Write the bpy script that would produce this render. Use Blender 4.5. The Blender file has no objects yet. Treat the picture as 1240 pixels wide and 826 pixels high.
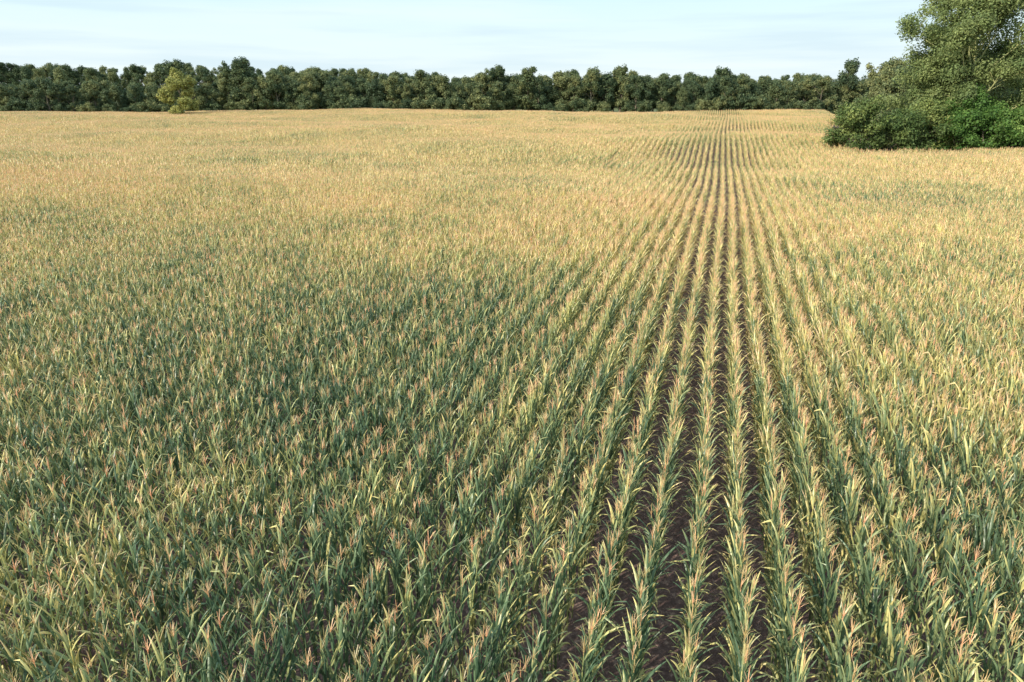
import bpy, math, numpy as np, random
from mathutils import Vector

scene = bpy.context.scene
scene.view_settings.view_transform = 'Standard'
scene.view_settings.look = 'None'
scene.view_settings.exposure = 0

# ---------------------------------------------------------------- site frame
YAW = math.radians(16.3)
F = np.array([-math.sin(YAW), math.cos(YAW)])     # away from the road, towards the wood
R = np.array([math.cos(YAW), math.sin(YAW)])      # along the wood's edge
def site(d, s):
    p = F * d + R * s
    return float(p[0]), float(p[1])

def sstep(a, b, x):
    t = np.clip((x - a) / (b - a), 0, 1)
    return t * t * (3 - 2 * t)

def height(x, y):
    x = np.asarray(x, float); y = np.asarray(y, float)
    r = np.hypot(x, y)
    d = x * F[0] + y * F[1]
    s = x * R[0] + y * R[1]
    a = sstep(35, 110, r) * (1 - 0.6 * sstep(230, 330, r))
    h = a * (0.50 * np.sin(x * 0.023 + 1.3) * np.cos(y * 0.030 + 0.9)
             + 0.58 * np.sin(y * 0.062 + x * 0.018 + 0.4)
             + 0.42 * np.sin(y * 0.11 - x * 0.07)
             + 0.15 * np.sin(y * 0.23 + x * 0.12 + 1.0))
    h = h + 6.5 * sstep(340, 460, d) * (0.05 + 0.95 * sstep(-20, -220, s))
    return h

# ---------------------------------------------------------------- node helpers
def new_mat(name):
    m = bpy.data.materials.new(name); m.use_nodes = True
    nt = m.node_tree; nt.nodes.clear()
    return m, nt, nt.nodes, nt.links
def ramp(nodes, stops, interp='LINEAR'):
    n = nodes.new('ShaderNodeValToRGB'); cr = n.color_ramp; cr.interpolation = interp
    while len(cr.elements) < len(stops): cr.elements.new(0.5)
    for e, (p, c) in zip(cr.elements, stops):
        e.position = p; e.color = (*c, 1)
    return n
def math_n(nodes, links, op, a, b=None, clamp=False):
    n = nodes.new('ShaderNodeMath'); n.operation = op; n.use_clamp = clamp
    for i, v in enumerate((a, b)):
        if v is None: continue
        if isinstance(v, (int, float)): n.inputs[i].default_value = v
        else: links.new(v, n.inputs[i])
    return n.outputs[0]
def mix_rgb(nodes, links, fac, a, b, mode='MIX'):
    n = nodes.new('ShaderNodeMix'); n.data_type = 'RGBA'; n.blend_type = mode
    for sock, v in ((n.inputs[0], fac), (n.inputs[6], a), (n.inputs[7], b)):
        if isinstance(v, (int, float)): sock.default_value = v
        elif isinstance(v, tuple): sock.default_value = (*v, 1)
        else: links.new(v, sock)
    return n.outputs[2]
def noise(nodes, links, vec, scale, detail=3, rough=0.55):
    n = nodes.new('ShaderNodeTexNoise')
    n.inputs['Scale'].default_value = scale; n.inputs['Detail'].default_value = detail
    n.inputs['Roughness'].default_value = rough
    if vec is not None: links.new(vec, n.inputs['Vector'])
    return n.outputs['Fac']

def leafy_shader(nodes, links, col, trans=0.3, rough=0.5, spec=0.3):
    p = nodes.new('ShaderNodeBsdfPrincipled')
    p.inputs['Roughness'].default_value = rough
    p.inputs['Specular IOR Level'].default_value = spec
    links.new(col, p.inputs['Base Color'])
    t = nodes.new('ShaderNodeBsdfTranslucent'); links.new(col, t.inputs['Color'])
    mx = nodes.new('ShaderNodeMixShader'); mx.inputs[0].default_value = trans
    links.new(p.outputs[0], mx.inputs[1]); links.new(t.outputs[0], mx.inputs[2])
    o = nodes.new('ShaderNodeOutputMaterial'); links.new(mx.outputs[0], o.inputs[0])

# ---------------------------------------------------------------- corn material
def corn_material():
    m, nt, N, L = new_mat('corn_plant')
    at = N.new('ShaderNodeAttribute'); at.attribute_name = 'tone'
    sep = N.new('ShaderNodeSeparateColor'); L.new(at.outputs['Color'], sep.inputs[0])
    dry, rnd, tas = sep.outputs[0], sep.outputs[1], sep.outputs[2]
    geo = N.new('ShaderNodeNewGeometry')
    mp = N.new('ShaderNodeMapping'); mp.inputs['Scale'].default_value = (1.0, 1.0, 0.0)
    mp.inputs['Location'].default_value = (37.0, 11.0, 0.0)
    L.new(geo.outputs['Position'], mp.inputs[0])
    big = noise(N, L, mp.outputs[0], 0.045, 3, 0.7)
    mid = noise(N, L, mp.outputs[0], 0.45, 1, 0.5)
    sx = N.new('ShaderNodeSeparateXYZ'); L.new(geo.outputs['Position'], sx.inputs[0])
    # crop colour goes from greener to more golden along Y
    mr = N.new('ShaderNodeMapRange'); mr.interpolation_type = 'SMOOTHSTEP'
    mr.inputs['From Min'].default_value = 6; mr.inputs['From Max'].default_value = 55
    mr.inputs['To Min'].default_value = -0.14; mr.inputs['To Max'].default_value = 0.27
    L.new(sx.outputs['Y'], mr.inputs[0])
    patch = math_n(N, L, 'MULTIPLY', math_n(N, L, 'SUBTRACT', big, 0.5), 1.45)
    patch2 = math_n(N, L, 'MULTIPLY', math_n(N, L, 'SUBTRACT', mid, 0.5), 0.8)
    gl = math_n(N, L, 'ADD', math_n(N, L, 'ADD', mr.outputs[0], patch), patch2)
    d = math_n(N, L, 'ADD', dry, gl, clamp=True)
    rp = ramp(N, [(0.0, (0.090, 0.155, 0.085)), (0.28, (0.205, 0.280, 0.145)), (0.5, (0.46, 0.47, 0.195)),
                  (0.75, (0.86, 0.72, 0.29)), (1.0, (0.84, 0.60, 0.34))])
    L.new(d, rp.inputs[0])
    tc = ramp(N, [(0.0, (0.80, 0.62, 0.28)), (0.5, (0.84, 0.58, 0.31)), (1.0, (0.80, 0.43, 0.28))])
    L.new(rnd, tc.inputs[0])
    tg = mix_rgb(N, L, 0.15, tc.outputs[0], rp.outputs[0])
    col = mix_rgb(N, L, tas, rp.outputs[0], tg)
    br = N.new('ShaderNodeMapRange'); br.inputs['To Min'].default_value = 0.60; br.inputs['To Max'].default_value = 1.28
    L.new(rnd, br.inputs[0])
    col = mix_rgb(N, L, 1.0, col, br.outputs[0], 'MULTIPLY')
    leafy_shader(N, L, col, 0.17, 0.38, 0.6)
    return m

def tree_leaf_material(name, stops, trans=0.3):
    m, nt, N, L = new_mat(name)
    at = N.new('ShaderNodeAttribute'); at.attribute_name = 'tone'
    sep = N.new('ShaderNodeSeparateColor'); L.new(at.outputs['Color'], sep.inputs[0])
    oi = N.new('ShaderNodeObjectInfo')
    f = math_n(N, L, 'MULTIPLY', math_n(N, L, 'SUBTRACT', oi.outputs['Random'], 0.5), 0.8)
    f = math_n(N, L, 'ADD', sep.outputs[0], f, clamp=True)
    rp = ramp(N, stops); L.new(f, rp.inputs[0])
    br = N.new('ShaderNodeMapRange'); br.inputs['To Min'].default_value = 0.65; br.inputs['To Max'].default_value = 1.35
    L.new(sep.outputs[1], br.inputs[0])
    col = mix_rgb(N, L, 1.0, rp.outputs[0], br.outputs[0], 'MULTIPLY')
    leafy_shader(N, L, col, trans, 0.55, 0.25)
    return m

def bark_material(name, a, b):
    m, nt, N, L = new_mat(name)
    tc = N.new('ShaderNodeTexCoord')
    mp = N.new('ShaderNodeMapping'); mp.inputs['Scale'].default_value = (3, 3, 0.7)
    L.new(tc.outputs['Object'], mp.inputs[0])
    rp = ramp(N, [(0.35, a), (0.65, b)]); L.new(noise(N, L, mp.outputs[0], 2.5, 6), rp.inputs[0])
    p = N.new('ShaderNodeBsdfPrincipled'); p.inputs['Roughness'].default_value = 0.9
    L.new(rp.outputs[0], p.inputs['Base Color'])
    o = N.new('ShaderNodeOutputMaterial'); L.new(p.outputs[0], o.inputs[0])
    return m

# ---------------------------------------------------------------- mesh builder
def build_mesh(name, verts, faces, tones, mats, midx=None, smooth=False):
    me = bpy.data.meshes.new(name)
    me.from_pydata([tuple(v) for v in verts], [], faces)
    ca = me.attributes.new('tone', 'FLOAT_COLOR', 'POINT')
    t = np.ones((len(verts), 4), np.float32); t[:, :3] = np.asarray(tones, np.float32)
    ca.data.foreach_set('color', t.ravel())
    for m in mats: me.materials.append(m)
    if midx is not None: me.polygons.foreach_set('material_index', np.asarray(midx, np.int32))
    if smooth: me.polygons.foreach_set('use_smooth', np.ones(len(me.polygons), bool))
    me.update()
    return me

def tube(V, Fc, T, pts, rad, sides, tone):
    base = len(V)
    pts = [Vector(p) for p in pts]
    for i, p in enumerate(pts):
        a = pts[max(i - 1, 0)]; b = pts[min(i + 1, len(pts) - 1)]
        t = (b - a).normalized()
        u = t.orthogonal().normalized() if abs(t.z) > 0.99 else t.cross(Vector((0, 0, 1))).normalized()
        w = t.cross(u)
        for k in range(sides):
            an = 2 * math.pi * k / sides
            V.append(p + (u * math.cos(an) + w * math.sin(an)) * rad[i]); T.append(tone)
    for i in range(len(pts) - 1):
        for k in range(sides):
            k2 = (k + 1) % sides
            Fc.append((base + i * sides + k, base + i * sides + k2, base + (i + 1) * sides + k2, base + (i + 1) * sides + k))

# ---------------------------------------------------------------- corn plants
def add_leaf(V, Fc, T, base, az, ang0, bend, length, width, dry_lit0, dry_lit1, rnd, rg, n=8, flat=False):
    twist = rg.uniform(-0.9, 0.9)
    p = Vector(base); daz = rg.uniform(-0.4, 0.4)
    b0 = len(V)
    kink = rg.random() < 0.2; kpos = rg.uniform(0.5, 0.8)
    for i in range(n + 1):
        t = i / n
        ang = ang0 + bend * t ** 1.5
        if kink and t > kpos: ang += 1.0
        a = az + daz * t
        dr = Vector((math.cos(a) * math.sin(ang), math.sin(a) * math.sin(ang), math.cos(ang)))
        side = Vector((-math.sin(a), math.cos(a), 0))
        nrm = dr.cross(side)
        tw = twist * t * 1.3
        sd = side * math.cos(tw) + nrm * math.sin(tw)
        nn = dr.cross(sd)
        w = width * 0.5 * min(1, 0.55 + 2.2 * t) * (1 - t ** 2.2) + 0.002
        dd = dry_lit0 + (dry_lit1 - dry_lit0) * t ** 1.8
        if flat:
            V.append(p - sd * w); T.append((dd, rnd, 0)); V.append(p + sd * w); T.append((dd, rnd, 0))
        else:
            fold = w * 0.45
            wav = math.sin(t * 17 + rnd * 30) * w * 0.18
            V.append(p - sd * w - nn * (fold + wav)); T.append((dd + 0.06, rnd, 0))
            V.append(p.copy()); T.append((dd + 0.04, rnd, 0))
            V.append(p + sd * w - nn * (fold - wav)); T.append((dd + 0.06, rnd, 0))
        p = p + dr * (length / n)
    for i in range(n):
        if flat:
            o = b0 + i * 2; Fc.append((o, o + 1, o + 3, o + 2))
        else:
            o = b0 + i * 3
            Fc.append((o, o + 1, o + 4, o + 3)); Fc.append((o + 1, o + 2, o + 5, o + 4))

def add_ribbon(V, Fc, T, pts, w, tone, side):
    b = len(V)
    for i, p in enumerate(pts):
        ww = w * (1 - 0.5 * i / (len(pts) - 1))
        V.append(p - side * ww); T.append(tone); V.append(p + side * ww); T.append(tone)
    for i in range(len(pts) - 1):
        o = b + 2 * i
        Fc.append((o, o + 1, o + 3, o + 2))

def corn_plant(V, Fc, T, x, y, rg, lod=0):
    H = rg.uniform(2.06, 2.34)
    rnd = rg.random(); pd = rg.gauss(0, 0.11)
    lx, ly = rg.gauss(0, 0.025), rg.gauss(0, 0.04)
    def at(z): return Vector((x + lx * z * z / 2, y + ly * z * z / 2, z))
    if lod == 0:
        zs = [-0.1, 0.5, 1.1, 1.7, H]
        tube(V, Fc, T, [at(z) for z in zs], [0.017, 0.016, 0.014, 0.011, 0.006], 4, (0.46 + pd, rnd, 0.0))
    # neighbours push the blades to lie a little along the row
    az = rg.uniform(0, 2 * math.pi)
    if rg.random() < 0.45: az = math.pi / 2 + rg.gauss(0, 0.5)
    nl = rg.randint(9, 11) if lod == 0 else 8
    for i in range(nl):
        t = i / (nl - 1)
        if lod: t = 0.2 + 0.8 * t
        z = 0.30 + (H - 0.42) * t
        az += math.pi + rg.gauss(0, 0.35)
        L = (0.52 + 0.32 * math.sin(math.pi * min(1, t * 0.95 + 0.1))) * rg.uniform(0.82, 1.15)
        if t > 0.85: L *= 0.8
        W = rg.uniform(0.048, 0.072) * (0.75 if t > 0.85 else 1) * (1.08 if lod else 1)
        ang0 = rg.uniform(0.20, 0.46) + (1 - t) * 0.08
        bend = rg.uniform(0.1, 1.35) * (0.60 + 0.6 * (1 - t))
        if t < 0.3:   # fired lower leaves hang dry
            d0, d1 = rg.uniform(0.4, 0.85), 1.0; bend += 1.4; L *= 0.8
        elif rg.random() < 0.14:
            d0, d1 = rg.uniform(0.45, 0.75), 1.0
        else:
            d0 = 0.0 + 0.27 * t + pd + rg.gauss(0, 0.08); d1 = d0 + rg.uniform(0.05, 0.85)  # upper leaves yellower, lower ones darker green: lit tops put into the colour
        lr = min(1, max(0, rnd * 0.3 + rg.random() * 0.7))
        add_leaf(V, Fc, T, at(z), az, ang0, bend, L, W, d0, d1, lr, rg, 8 if lod == 0 else 4, flat=lod > 0)
    if lod == 0:
        ez = rg.uniform(0.95, 1.15); ea = rg.uniform(0, 6.28); e0 = at(ez)
        ed = Vector((math.cos(ea) * 0.5, math.sin(ea) * 0.5, 0.86))
        tube(V, Fc, T, [e0 + ed * k for k in (0.0, 0.06, 0.16, 0.24, 0.29)], [0.012, 0.027, 0.028, 0.018, 0.003], 6, (0.7, rnd, 0.0))
    # tassel
    top = at(H); c = Vector((lx, ly, 1)).normalized()
    tr = rg.random()
    sd = Vector((math.cos(az), math.sin(az), 0))
    TL = rg.uniform(0.28, 0.40)
    for sdd in ((sd, Vector((-sd.y, sd.x, 0))) if lod == 0 else (sd,)):
        add_ribbon(V, Fc, T, [top + c * TL * k for k in ((0, 0.35, 0.7, 1.0) if lod == 0 else (0, 1.0))], 0.0065 if lod == 0 else 0.010, (0.9, tr, 1), sdd)
    for j in range(rg.randint(6, 10) if lod == 0 else 4):
        a = rg.uniform(0, 6.28); s0 = rg.uniform(0.02, 0.12); l = rg.uniform(0.14, 0.25)
        an = rg.uniform(0.25, 0.7); be = rg.uniform(0.1, 0.7)
        p = top + c * s0; pts = [p.copy()]
        ns = 3 if lod == 0 else 1
        for q in range(ns):
            aa = an + be * q / 3
            p = p + Vector((math.cos(a) * math.sin(aa), math.sin(a) * math.sin(aa), math.cos(aa))) * (l / ns)
            pts.append(p.copy())
        rr = rg.uniform(0, 6.28)
        add_ribbon(V, Fc, T, pts, 0.005 if lod == 0 else 0.008, (0.9, tr, 1), Vector((-math.sin(a), math.cos(a), math.sin(rr) * 0.6)).normalized())

corn_mat = corn_material()
ROW = 0.82
SEG = 3.0
def corn_segment(i):
    rg = random.Random(100 + i)
    V, Fc, T = [], [], []
    y = -SEG / 2 + 0.05
    while y < SEG / 2 - 0.04:
        if rg.random() > 0.04:
            corn_plant(V, Fc, T, rg.gauss(0, 0.015), y, rg)
        y += rg.uniform(0.14, 0.25)
    me = build_mesh('corn_row_piece', V, Fc, T, [corn_mat])
    return bpy.data.objects.new('corn_piece_%02d' % i, me)
PR, PL = 6, 4.5      # rows in a stand, stand length
def corn_stand(i):
    rg = random.Random(500 + i)
    V, Fc, T = [], [], []
    for r in range(PR):
        y = -PL / 2 + 0.05
        while y < PL / 2 - 0.04:
            corn_plant(V, Fc, T, (r - (PR - 1) / 2) * ROW + rg.gauss(0, 0.015), y, rg, 1)
            y += rg.uniform(0.17, 0.26)
    me = build_mesh('corn_stand', V, Fc, T, [corn_mat])
    return bpy.data.objects.new('corn_piece_%02d' % i, me)

# ---------------------------------------------------------------- instancer
def instancer(name, pts, rots, scls, idx, objs):
    col = bpy.data.collections.new(name + '_pieces')
    for o in objs: col.objects.link(o)
    me = bpy.data.meshes.new(name)
    me.from_pydata([tuple(p) for p in pts], [], [])
    a = me.attributes.new('rot', 'FLOAT_VECTOR', 'POINT'); a.data.foreach_set('vector', np.asarray(rots, np.float32).ravel())
    a = me.attributes.new('scl', 'FLOAT_VECTOR', 'POINT'); a.data.foreach_set('vector', np.asarray(scls, np.float32).ravel())
    a = me.attributes.new('idx', 'INT', 'POINT'); a.data.foreach_set('value', np.asarray(idx, np.int32).ravel())
    ob = bpy.data.objects.new(name, me); scene.collection.objects.link(ob)
    ng = bpy.data.node_groups.new(name + '_scatter', 'GeometryNodeTree')
    ng.interface.new_socket('Geometry', in_out='INPUT', socket_type='NodeSocketGeometry')
    ng.interface.new_socket('Geometry', in_out='OUTPUT', socket_type='NodeSocketGeometry')
    N, L = ng.nodes, ng.links
    gi = N.new('NodeGroupInput'); go = N.new('NodeGroupOutput')
    ci = N.new('GeometryNodeCollectionInfo'); ci.inputs['Collection'].default_value = col
    ci.inputs['Separate Children'].default_value = True; ci.inputs['Reset Children'].default_value = True
    ip = N.new('GeometryNodeInstanceOnPoints'); ip.inputs['Pick Instance'].default_value = True
    def named(n, t):
        q = N.new('GeometryNodeInputNamedAttribute'); q.data_type = t; q.inputs[0].default_value = n
        return q.outputs['Attribute']
    e2r = N.new('FunctionNodeEulerToRotation')
    L.new(named('rot', 'FLOAT_VECTOR'), e2r.inputs[0])
    L.new(gi.outputs[0], ip.inputs['Points']); L.new(ci.outputs[0], ip.inputs['Instance'])
    L.new(e2r.outputs[0], ip.inputs['Rotation']); L.new(named('scl', 'FLOAT_VECTOR'), ip.inputs['Scale'])
    L.new(named('idx', 'INT'), ip.inputs['Instance Index'])
    L.new(ip.outputs[0], go.inputs[0])
    md = ob.modifiers.new('scatter', 'NODES'); md.node_group = ng
    return ob

# ---------------------------------------------------------------- ground
def soil_material():
    m, nt, N, L = new_mat('field_soil')
    geo = N.new('ShaderNodeNewGeometry'); pos = geo.outputs['Position']
    rp = ramp(N, [(0.3, (0.09, 0.055, 0.052)), (0.52, (0.18, 0.11, 0.10)), (0.66, (0.44, 0.30, 0.25))])
    L.new(noise(N, L, pos, 6.0, 8, 0.75), rp.inputs[0])
    gr = ramp(N, [(0.3, (0.07, 0.10, 0.035)), (0.7, (0.16, 0.17, 0.07))])
    L.new(noise(N, L, pos, 0.3, 6), gr.inputs[0])
    # grass headland beyond the crop
    dt = N.new('ShaderNodeVectorMath'); dt.operation = 'DOT_PRODUCT'
    L.new(pos, dt.inputs[0]); dt.inputs[1].default_value = (float(F[0]), float(F[1]), 0)
    fac = math_n(N, L, 'GREATER_THAN', dt.outputs['Value'], 304)
    col = mix_rgb(N, L, fac, rp.outputs[0], gr.outputs[0])
    p = N.new('ShaderNodeBsdfPrincipled'); p.inputs['Roughness'].default_value = 0.95
    L.new(col, p.inputs['Base Color'])
    b = N.new('ShaderNodeBump'); b.inputs['Strength'].default_value = 0.8; b.inputs['Distance'].default_value = 0.06
    L.new(noise(N, L, pos, 9.0, 6, 0.7), b.inputs['Height']); L.new(b.outputs[0], p.inputs['Normal'])
    o = N.new('ShaderNodeOutputMaterial'); L.new(p.outputs[0], o.inputs[0])
    return m
def axis():
    a = np.concatenate([np.arange(0, 420, 4.0), 420 * 1.13 ** np.arange(0, 18)])
    return np.concatenate([-a[:0:-1], a])
ax = axis(); X, Y = np.meshgrid(ax, ax); Z = height(X, Y)
nA = len(ax)
gv = np.stack([X.ravel(), Y.ravel(), Z.ravel()], 1)
gf = [(j * nA + i, j * nA + i + 1, (j + 1) * nA + i + 1, (j + 1) * nA + i) for j in range(nA - 1) for i in range(nA - 1)]
gme = bpy.data.meshes.new('ground'); gme.from_pydata(gv.tolist(), [], gf)
gme.materials.append(soil_material()); gme.polygons.foreach_set('use_smooth', np.ones(len(gf), bool)); gme.update()
scene.collection.objects.link(bpy.data.objects.new('ground', gme))

# ---------------------------------------------------------------- corn field
NV, NP = 14, 8
segs = [corn_segment(i) for i in range(NV)] + [corn_stand(NV + i) for i in range(NP)]
rng = np.random.default_rng(5)
YSPLIT = 63.0       # single row pieces nearer than this, six-row stands beyond
def keep_mask(x, y, pad=0):
    D = x * F[0] + y * F[1]; S = x * R[0] + y * R[1]
    edge = np.where(D < 105, 1e6, 50 + (D - 105) * 0.42)
    return (D > 2.5) & (D < 303) & (np.abs(S) < 0.80 * D + 14 + pad) & (S < edge - pad * 0.6)
X0 = 0.30
xs = X0 + ROW * np.arange(-460, 260); ys = np.arange(0, YSPLIT - 0.1, SEG) + SEG / 2
A, B = np.meshgrid(xs, ys); A = A.ravel(); B = B.ravel()
k = keep_mask(A, B); A, B = A[k], B[k]; n1 = len(A)
i1 = rng.integers(0, NV, n1)
xs = X0 + ROW * (PR * np.arange(-80, 44) + (PR - 1) / 2); ys = np.arange(YSPLIT, 400, PL) + PL / 2
A2, B2 = np.meshgrid(xs, ys); A2 = A2.ravel(); B2 = B2.ravel()
k = keep_mask(A2, B2, 2); A2, B2 = A2[k], B2[k]; n2 = len(A2)
i2 = NV + rng.integers(0, NP, n2)
XX = np.concatenate([A, A2]); YY = np.concatenate([B, B2]); IX = np.concatenate([i1, i2]); n = n1 + n2
XX = XX + 0.28 * np.sin(YY / 33.0) * sstep(20, 90, YY)
XX[:n1] += rng.normal(0, 0.012, n1)
ZZ = height(XX, YY)
rots = np.zeros((n, 3)); rots[:, 2] = rng.integers(0, 2, n) * math.pi
e = 1.0
rots[:, 0] = np.where(rots[:, 2] > 1, -1, 1) * np.arctan((height(XX, YY + e) - height(XX, YY - e)) / (2 * e))
zs = 1.0 + 0.06 * np.sin(XX * 0.09 + 2 * np.sin(YY * 0.05)) + rng.normal(0, 0.03, n)
scl = np.stack([np.ones(n), np.ones(n), zs], 1)
instancer('corn_field', np.stack([XX, YY, ZZ], 1), rots, scl, IX, segs)
print('corn pieces', n1, n2)

# ---------------------------------------------------------------- trees
def tree_mesh(name, seed, H, Rc, base, n_prim, n_leaf, leaf, clump, mats, trunk_r, top=0.92, n_sub=5, squash=0.75, stems=1, inner=0.35):
    rg = random.Random(seed); nr = np.random.default_rng(seed)
    V, Fc, T = [], [], []
    clumps = []
    for st in range(stems):
        ox, oy = (rg.uniform(-1, 1) * Rc * 0.45, rg.uniform(-1, 1) * Rc * 0.45) if stems > 1 else (0, 0)
        hh = H * (rg.uniform(0.75, 1.0) if stems > 1 else 1)
        K = 9; tp = []; wx = wy = 0
        for k in range(K):
            wx += rg.gauss(0, 0.018) * hh; wy += rg.gauss(0, 0.018) * hh
            tp.append(Vector((ox + wx, oy + wy, -0.3 + hh * top * k / (K - 1))))
        tr = [trunk_r * (1.15 - 1.0 * k / (K - 1)) for k in range(K)]; tr[0] *= 1.3
        tube(V, Fc, T, tp, tr, 7, (0.5, 0.5, 0))
        az = rg.uniform(0, 6.28)
        for i in range(n_prim):
            t = base + (1 - base) * (i + rg.random() * 0.7) / n_prim; t = min(t, 0.99)
            q = t * (K - 1); k = min(int(q), K - 2); p = tp[k].lerp(tp[k + 1], q - k)
            az += 2.4 + rg.gauss(0, 0.3)
            tt = (t - base) / (1 - base)
            prof = math.sin(math.pi * (0.18 + 0.74 * tt)) ** 0.7
            Lp = Rc * prof * rg.uniform(0.75, 1.15)
            el = math.radians(12 + 58 * tt + rg.gauss(0, 7))
            d = Vector((math.cos(az) * math.cos(el), math.sin(az) * math.cos(el), math.sin(el)))
            pts = [p]; m = 6
            for j in range(m):
                d = (d + Vector((rg.gauss(0, 0.13), rg.gauss(0, 0.13), rg.gauss(0.05, 0.10)))).normalized()
                pts.append(pts[-1] + d * (Lp / m))
            r0 = trunk_r * 0.42 * (1.1 - 0.7 * t)
            tube(V, Fc, T, pts, [r0 * (1 - 0.85 * j / m) for j in range(m + 1)], 5, (0.5, 0.5, 0))
            clumps.append((pts[-1], 1.0))
            for s_ in range(n_sub):
                j = rg.uniform(0.3, 0.98) * m; jj = min(int(j), m - 1); sp = pts[jj].lerp(pts[jj + 1], j - jj)
                dd = (d + Vector((rg.gauss(0, 0.7), rg.gauss(0, 0.7), rg.gauss(0.15, 0.5)))).normalized()
                Ls = Lp * rg.uniform(0.22, 0.5)
                sq = [sp, sp + dd * Ls * 0.5 + Vector((0, 0, Ls * 0.05)), sp + dd * Ls]
                tube(V, Fc, T, sq, [r0 * 0.35, r0 * 0.22, r0 * 0.08], 4, (0.5, 0.5, 0))
                clumps.append((sq[2], 1.0))
                if rg.random() < inner: clumps.append((sq[1], 0.7))
        clumps.append((tp[-1], 1.0))
    nb = len(Fc)
    C = np.array([tuple(c[0]) for c in clumps]); W = np.array([c[1] for c in clumps])
    W = W * nr.uniform(0.4, 1.5, len(W)); W /= W.sum()
    ci = nr.choice(len(C), n_leaf, p=W)
    cs = nr.uniform(0.65, 1.3, len(C)) * clump
    g = nr.normal(0, 1, (n_leaf, 3)); g /= np.linalg.norm(g, axis=1, keepdims=True)
    rad = nr.random(n_leaf) ** 0.45 * 1.5
    off = g * (rad * cs[ci])[:, None] * np.array([1, 1, squash])
    P = C[ci] + off
    P[:, 2] = np.maximum(P[:, 2], 0.1)
    nrm = g * 0.9 + nr.normal(0, 0.45, (n_leaf, 3)) + np.array([0, 0, 0.35]); nrm /= np.linalg.norm(nrm, axis=1, keepdims=True)
    rv = nr.normal(0, 1, (n_leaf, 3)); u = np.cross(nrm, rv); u /= np.linalg.norm(u, axis=1, keepdims=True); w = np.cross(nrm, u)
    sz = (leaf * nr.uniform(0.6, 1.3, n_leaf))[:, None]
    q = np.stack([P - u * sz, P - w * sz * 0.55, P + u * sz, P + w * sz * 0.55], 1).reshape(-1, 3)
    ctone = np.clip(nr.normal(0.5, 0.22, len(C)), 0, 1)
    lt = np.stack([np.clip(ctone[ci] + nr.normal(0, 0.1, n_leaf), 0, 1), nr.random(n_leaf), np.zeros(n_leaf)], 1)
    b0 = len(V)
    AV = np.concatenate([np.array([tuple(v) for v in V]), q]); AT = np.concatenate([np.array(T), np.repeat(lt, 4, 0)])
    AF = Fc + [(b0 + 4 * i, b0 + 4 * i + 1, b0 + 4 * i + 2, b0 + 4 * i + 3) for i in range(n_leaf)]
    mi = np.zeros(len(AF), np.int32); mi[nb:] = 1
    return build_mesh(name, AV, AF, AT, mats, mi)

bark = bark_material('bark', (0.12, 0.095, 0.07), (0.26, 0.22, 0.16))
bark_pale = bark_material('pale_bark', (0.28, 0.29, 0.12), (0.54, 0.54, 0.26))
leaf_wood = tree_leaf_material('woodland_leaves', [(0, (0.072, 0.110, 0.058)), (0.5, (0.140, 0.180, 0.082)), (1, (0.27, 0.28, 0.12))])
leaf_big = tree_leaf_material('tree_leaves', [(0, (0.100, 0.160, 0.060)), (0.5, (0.165, 0.225, 0.085)), (1, (0.27, 0.32, 0.12))], 0.35)
leaf_bush = tree_leaf_material('bush_leaves', [(0, (0.075, 0.155, 0.036)), (0.5, (0.13, 0.235, 0.055)), (1, (0.24, 0.34, 0.09))])
leaf_bush2 = tree_leaf_material('olive_bush_leaves', [(0, (0.080, 0.130, 0.042)), (0.5, (0.14, 0.195, 0.060)), (1, (0.28, 0.32, 0.10))])
leaf_yel = tree_leaf_material('yellowing_leaves', [(0, (0.32, 0.33, 0.10)), (0.5, (0.42, 0.41, 0.13)), (1, (0.54, 0.48, 0.17))])

# distant wood
tv = []
for i in range(8):
    H = (15.0, 17.0, 18.0, 20.0, 16.0, 17.5, 18.5, 20.0)[i]
    Rr = (6.8, 5.2, 6.2, 4.6, 5.4, 7.4, 5.0, 5.6)[i]
    me = tree_mesh('woodland_tree', 40 + i, H, Rr, 0.14, 15, 8500, 0.38, 1.12, [bark, leaf_wood], 0.35, squash=0.85)
    tv.append(bpy.data.objects.new('woodland_tree_%02d' % i, me))
for i in range(3):
    me = tree_mesh('wood_edge_shrub', 60 + i, 6.0, 4.2, 0.05, 9, 4500, 0.38, 1.0, [bark, leaf_wood], 0.12, stems=2)
    tv.append(bpy.data.objects.new('woodland_tree_%02d' % (8 + i), me))
tp, trt, tsc, tix = [], [], [], []
rg = random.Random(3)
def put(d, s, sc, ix, szj=None):
    x, y = site(d, s); tp.append((x, y, float(height(x, y)) - 0.2)); trt.append((0, 0, rg.uniform(0, 6.28)))
    tsc.append((sc * rg.uniform(0.85, 1.15), sc * rg.uniform(0.85, 1.15), szj or sc)); tix.append(ix)
def edge_d(s):   # the wood comes a little nearer at its left end
    return 312 - 30 * float(sstep(-130, -200, s)) + 5 * math.sin(s * 0.05)
for row in range(4):
    s = -300.0
    while s < 215:
        sc = rg.uniform(0.70, 0.97) * (1.0 if s < 60 else 0.90)
        if s < -125: sc *= 0.78
        put(edge_d(s) + 6 + row * 9 + rg.uniform(-4, 4), s, sc + 0.01 * row, rg.randrange(8), (sc + 0.01 * row) * (0.97 + 0.05 * math.sin(s * 0.03)))
        s += rg.uniform(4.8, 8.5)
s = -300.0
while s < 200:
    if rg.random() < 0.75: put(edge_d(s) + rg.uniform(-1, 3), s, rg.uniform(0.5, 1.1), 8 + rg.randrange(3))
    s += rg.uniform(3.0, 7.0)
for row in range(3):   # wooded rise further back
    s = -480.0
    while s < 260:
        put(425 + row * 18 + rg.uniform(-6, 6), s, rg.uniform(0.82, 1.0), rg.randrange(8)); s += rg.uniform(7, 12)
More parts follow.
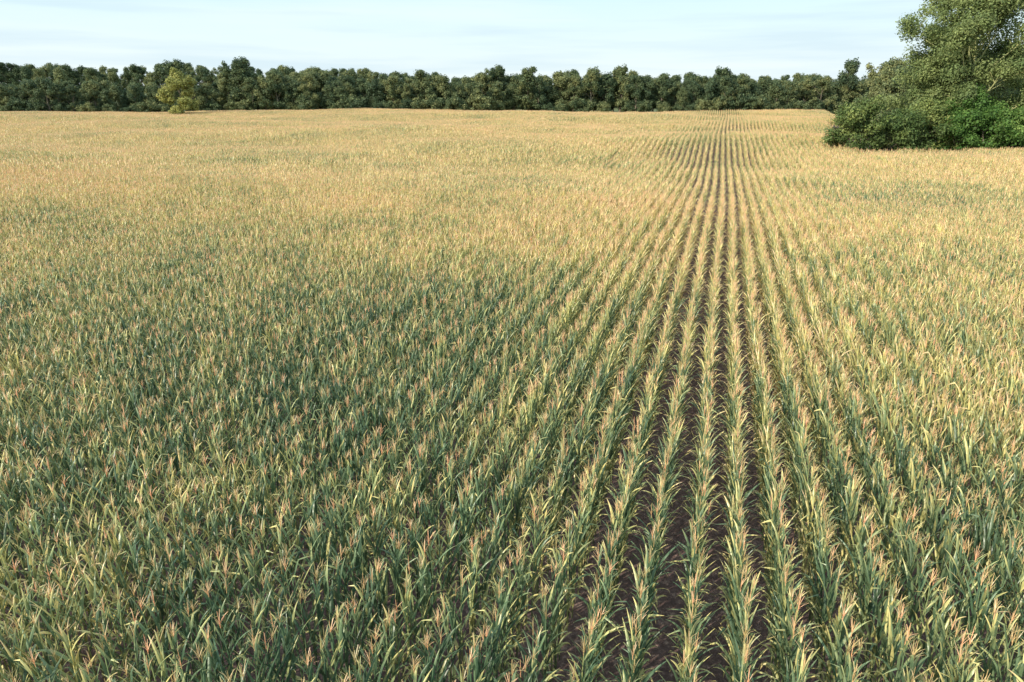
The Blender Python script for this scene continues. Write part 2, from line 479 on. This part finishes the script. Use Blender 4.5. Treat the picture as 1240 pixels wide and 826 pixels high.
# emergent trees
for (d, s, sc) in ((322, -146, 1.06), (324, -119, 1.10), (326, -8, 0.98), (326, 48, 0.96), (324, 92, 0.94), (322, 146, 1.10)):
    put(d, s, sc * 0.95, 5 if s < 0 else 2, sc * 1.05)
# field-side trees running back on the right
for (d, s, sc) in ((168, 85, 0.78), (178, 93, 0.82), (190, 96, 0.84), (205, 108, 0.84), (225, 118, 0.86), (245, 130, 0.86), (265, 139, 0.86), (285, 150, 0.86), (150, 80, 0.66), (150, 95, 0.9), (135, 92, 0.86), (165, 110, 0.95)):
    put(d, s, sc, rg.randrange(8)); put(d - 3, s - 3, 0.8, 8 + rg.randrange(3))
instancer('distant_treeline', tp, trt, tsc, tix, tv)

def place(name, me, d, s, rz=0):
    x, y = site(d, s); o = bpy.data.objects.new(name, me); o.location = (x, y, float(height(x, y)) - 0.15)
    o.rotation_euler[2] = rz; scene.collection.objects.link(o); return o

place('yellowing_tree', tree_mesh('yellowing_tree', 71, 15.0, 6.4, 0.1, 16, 16000, 0.34, 1.2, [bark, leaf_yel], 0.3), 276, -126)

place('large_deciduous_tree', tree_mesh('large_deciduous_tree', 82, 26.5, 11.5, 0.10, 34, 110000, 0.20, 1.3, [bark_pale, leaf_big], 0.5, n_sub=7, squash=0.8), 118, 73.5)
place('large_deciduous_tree', tree_mesh('large_deciduous_tree', 83, 23, 9.5, 0.15, 22, 55000, 0.20, 1.2, [bark_pale, leaf_big], 0.42, n_sub=6), 121, 92)
place('deciduous_tree', tree_mesh('deciduous_tree', 84, 18.5, 6.6, 0.12, 22, 50000, 0.20, 1.15, [bark, leaf_big], 0.34, n_sub=6), 123, 71.5)

bd = [(111.5, 54.0, 7.8, 4.3, leaf_bush2), (110.5, 59.5, 6.8, 4.2, leaf_bush2), (112.5, 65, 7.8, 4.6, leaf_bush2), (110.5, 70, 7.8, 4.4, leaf_bush),
      (109.5, 75, 7.2, 4.2, leaf_bush), (110.5, 80, 8.4, 4.8, leaf_bush), (109.5, 86, 7.7, 4.6, leaf_bush), (110.5, 92, 7.8, 4.8, leaf_bush), (114, 73, 9.8, 4.8, leaf_bush), (115, 83, 9.8, 4.8, leaf_bush)]
for i, (d, s, H, Rr, lm) in enumerate(bd):
    place('bush', tree_mesh('bush', 200 + i, H, Rr, 0.03, 11, 17000, 0.19, 0.75, [bark, lm], 0.12, stems=3, n_sub=4), d, s)

# ---------------------------------------------------------------- world and sun
SUN_EL = math.radians(28)
sh = -0.60 * F - 0.80 * R; sh = sh / np.linalg.norm(sh)
w = bpy.data.worlds.new('World'); scene.world = w; w.use_nodes = True
N, L = w.node_tree.nodes, w.node_tree.links; N.clear()
sky = N.new('ShaderNodeTexSky'); sky.sky_type = 'NISHITA'; sky.sun_disc = False
sky.sun_elevation = SUN_EL; sky.sun_rotation = math.atan2(sh[0], sh[1]) % (2 * math.pi)
sky.air_density = 1.0; sky.dust_density = 1.5; sky.ozone_density = 1.0
tc = N.new('ShaderNodeTexCoord')
mp = N.new('ShaderNodeMapping'); mp.inputs['Scale'].default_value = (1.5, 1.5, 24)
mp.inputs['Rotation'].default_value = (0.03, 0.05, 0); mp.inputs['Location'].default_value = (3.1, 0.7, 0)
L.new(tc.outputs['Generated'], mp.inputs[0])
cl = ramp(N, [(0.46, (0, 0, 0)), (0.66, (1, 1, 1))]); L.new(noise(N, L, mp.outputs[0], 1.9, 5, 0.5), cl.inputs[0])
mp2 = N.new('ShaderNodeMapping'); mp2.inputs['Scale'].default_value = (1.2, 1.2, 12)
mp2.inputs['Location'].default_value = (9.1, 4.7, 0); L.new(tc.outputs['Generated'], mp2.inputs[0])
cl2 = ramp(N, [(0.42, (0, 0, 0)), (0.62, (1, 1, 1))]); L.new(noise(N, L, mp2.outputs[0], 1.5, 5, 0.5), cl2.inputs[0])
sepz = N.new('ShaderNodeSeparateXYZ'); L.new(tc.outputs['Generated'], sepz.inputs[0])
hz = ramp(N, [(0.0, (0.86, 0.95, 0.96)), (0.13, (0.66, 0.90, 0.98)), (0.6, (0.54, 0.80, 0.97))])
L.new(sepz.outputs[2], hz.inputs[0])
haze = mix_rgb(N, L, 1.0, hz.outputs[0], (7.5, 7.5, 7.5), 'MULTIPLY')
base = mix_rgb(N, L, 0.92, sky.outputs[0], haze)
base = mix_rgb(N, L, math_n(N, L, 'MULTIPLY', cl2.outputs[0], 0.5), base, (6.3, 7.0, 7.1))
col = mix_rgb(N, L, math_n(N, L, 'MULTIPLY', cl.outputs[0], 0.6), base, (4.5, 5.7, 6.4))
bg = N.new('ShaderNodeBackground'); bg.inputs['Strength'].default_value = 0.148
L.new(col, bg.inputs['Color'])
o = N.new('ShaderNodeOutputWorld'); L.new(bg.outputs[0], o.inputs[0])

sd = bpy.data.lights.new('sun', 'SUN'); sd.energy = 5.0; sd.angle = math.radians(0.6); sd.color = (1.0, 0.91, 0.74)
so = bpy.data.objects.new('sun', sd); scene.collection.objects.link(so)
v = Vector((sh[0] * math.cos(SUN_EL), sh[1] * math.cos(SUN_EL), math.sin(SUN_EL)))
so.rotation_euler = v.to_track_quat('Z', 'Y').to_euler(); so.location = v * 100

# ---------------------------------------------------------------- camera
cd = bpy.data.cameras.new('camera'); cd.sensor_width = 36; cd.lens = 24.33; cd.clip_end = 8000; cd.clip_start = 0.1
co = bpy.data.objects.new('camera', cd); scene.collection.objects.link(co)
co.location = (0, 0, 10.7); co.rotation_euler = (math.radians(90 - 20.0), 0, YAW)
scene.camera = co
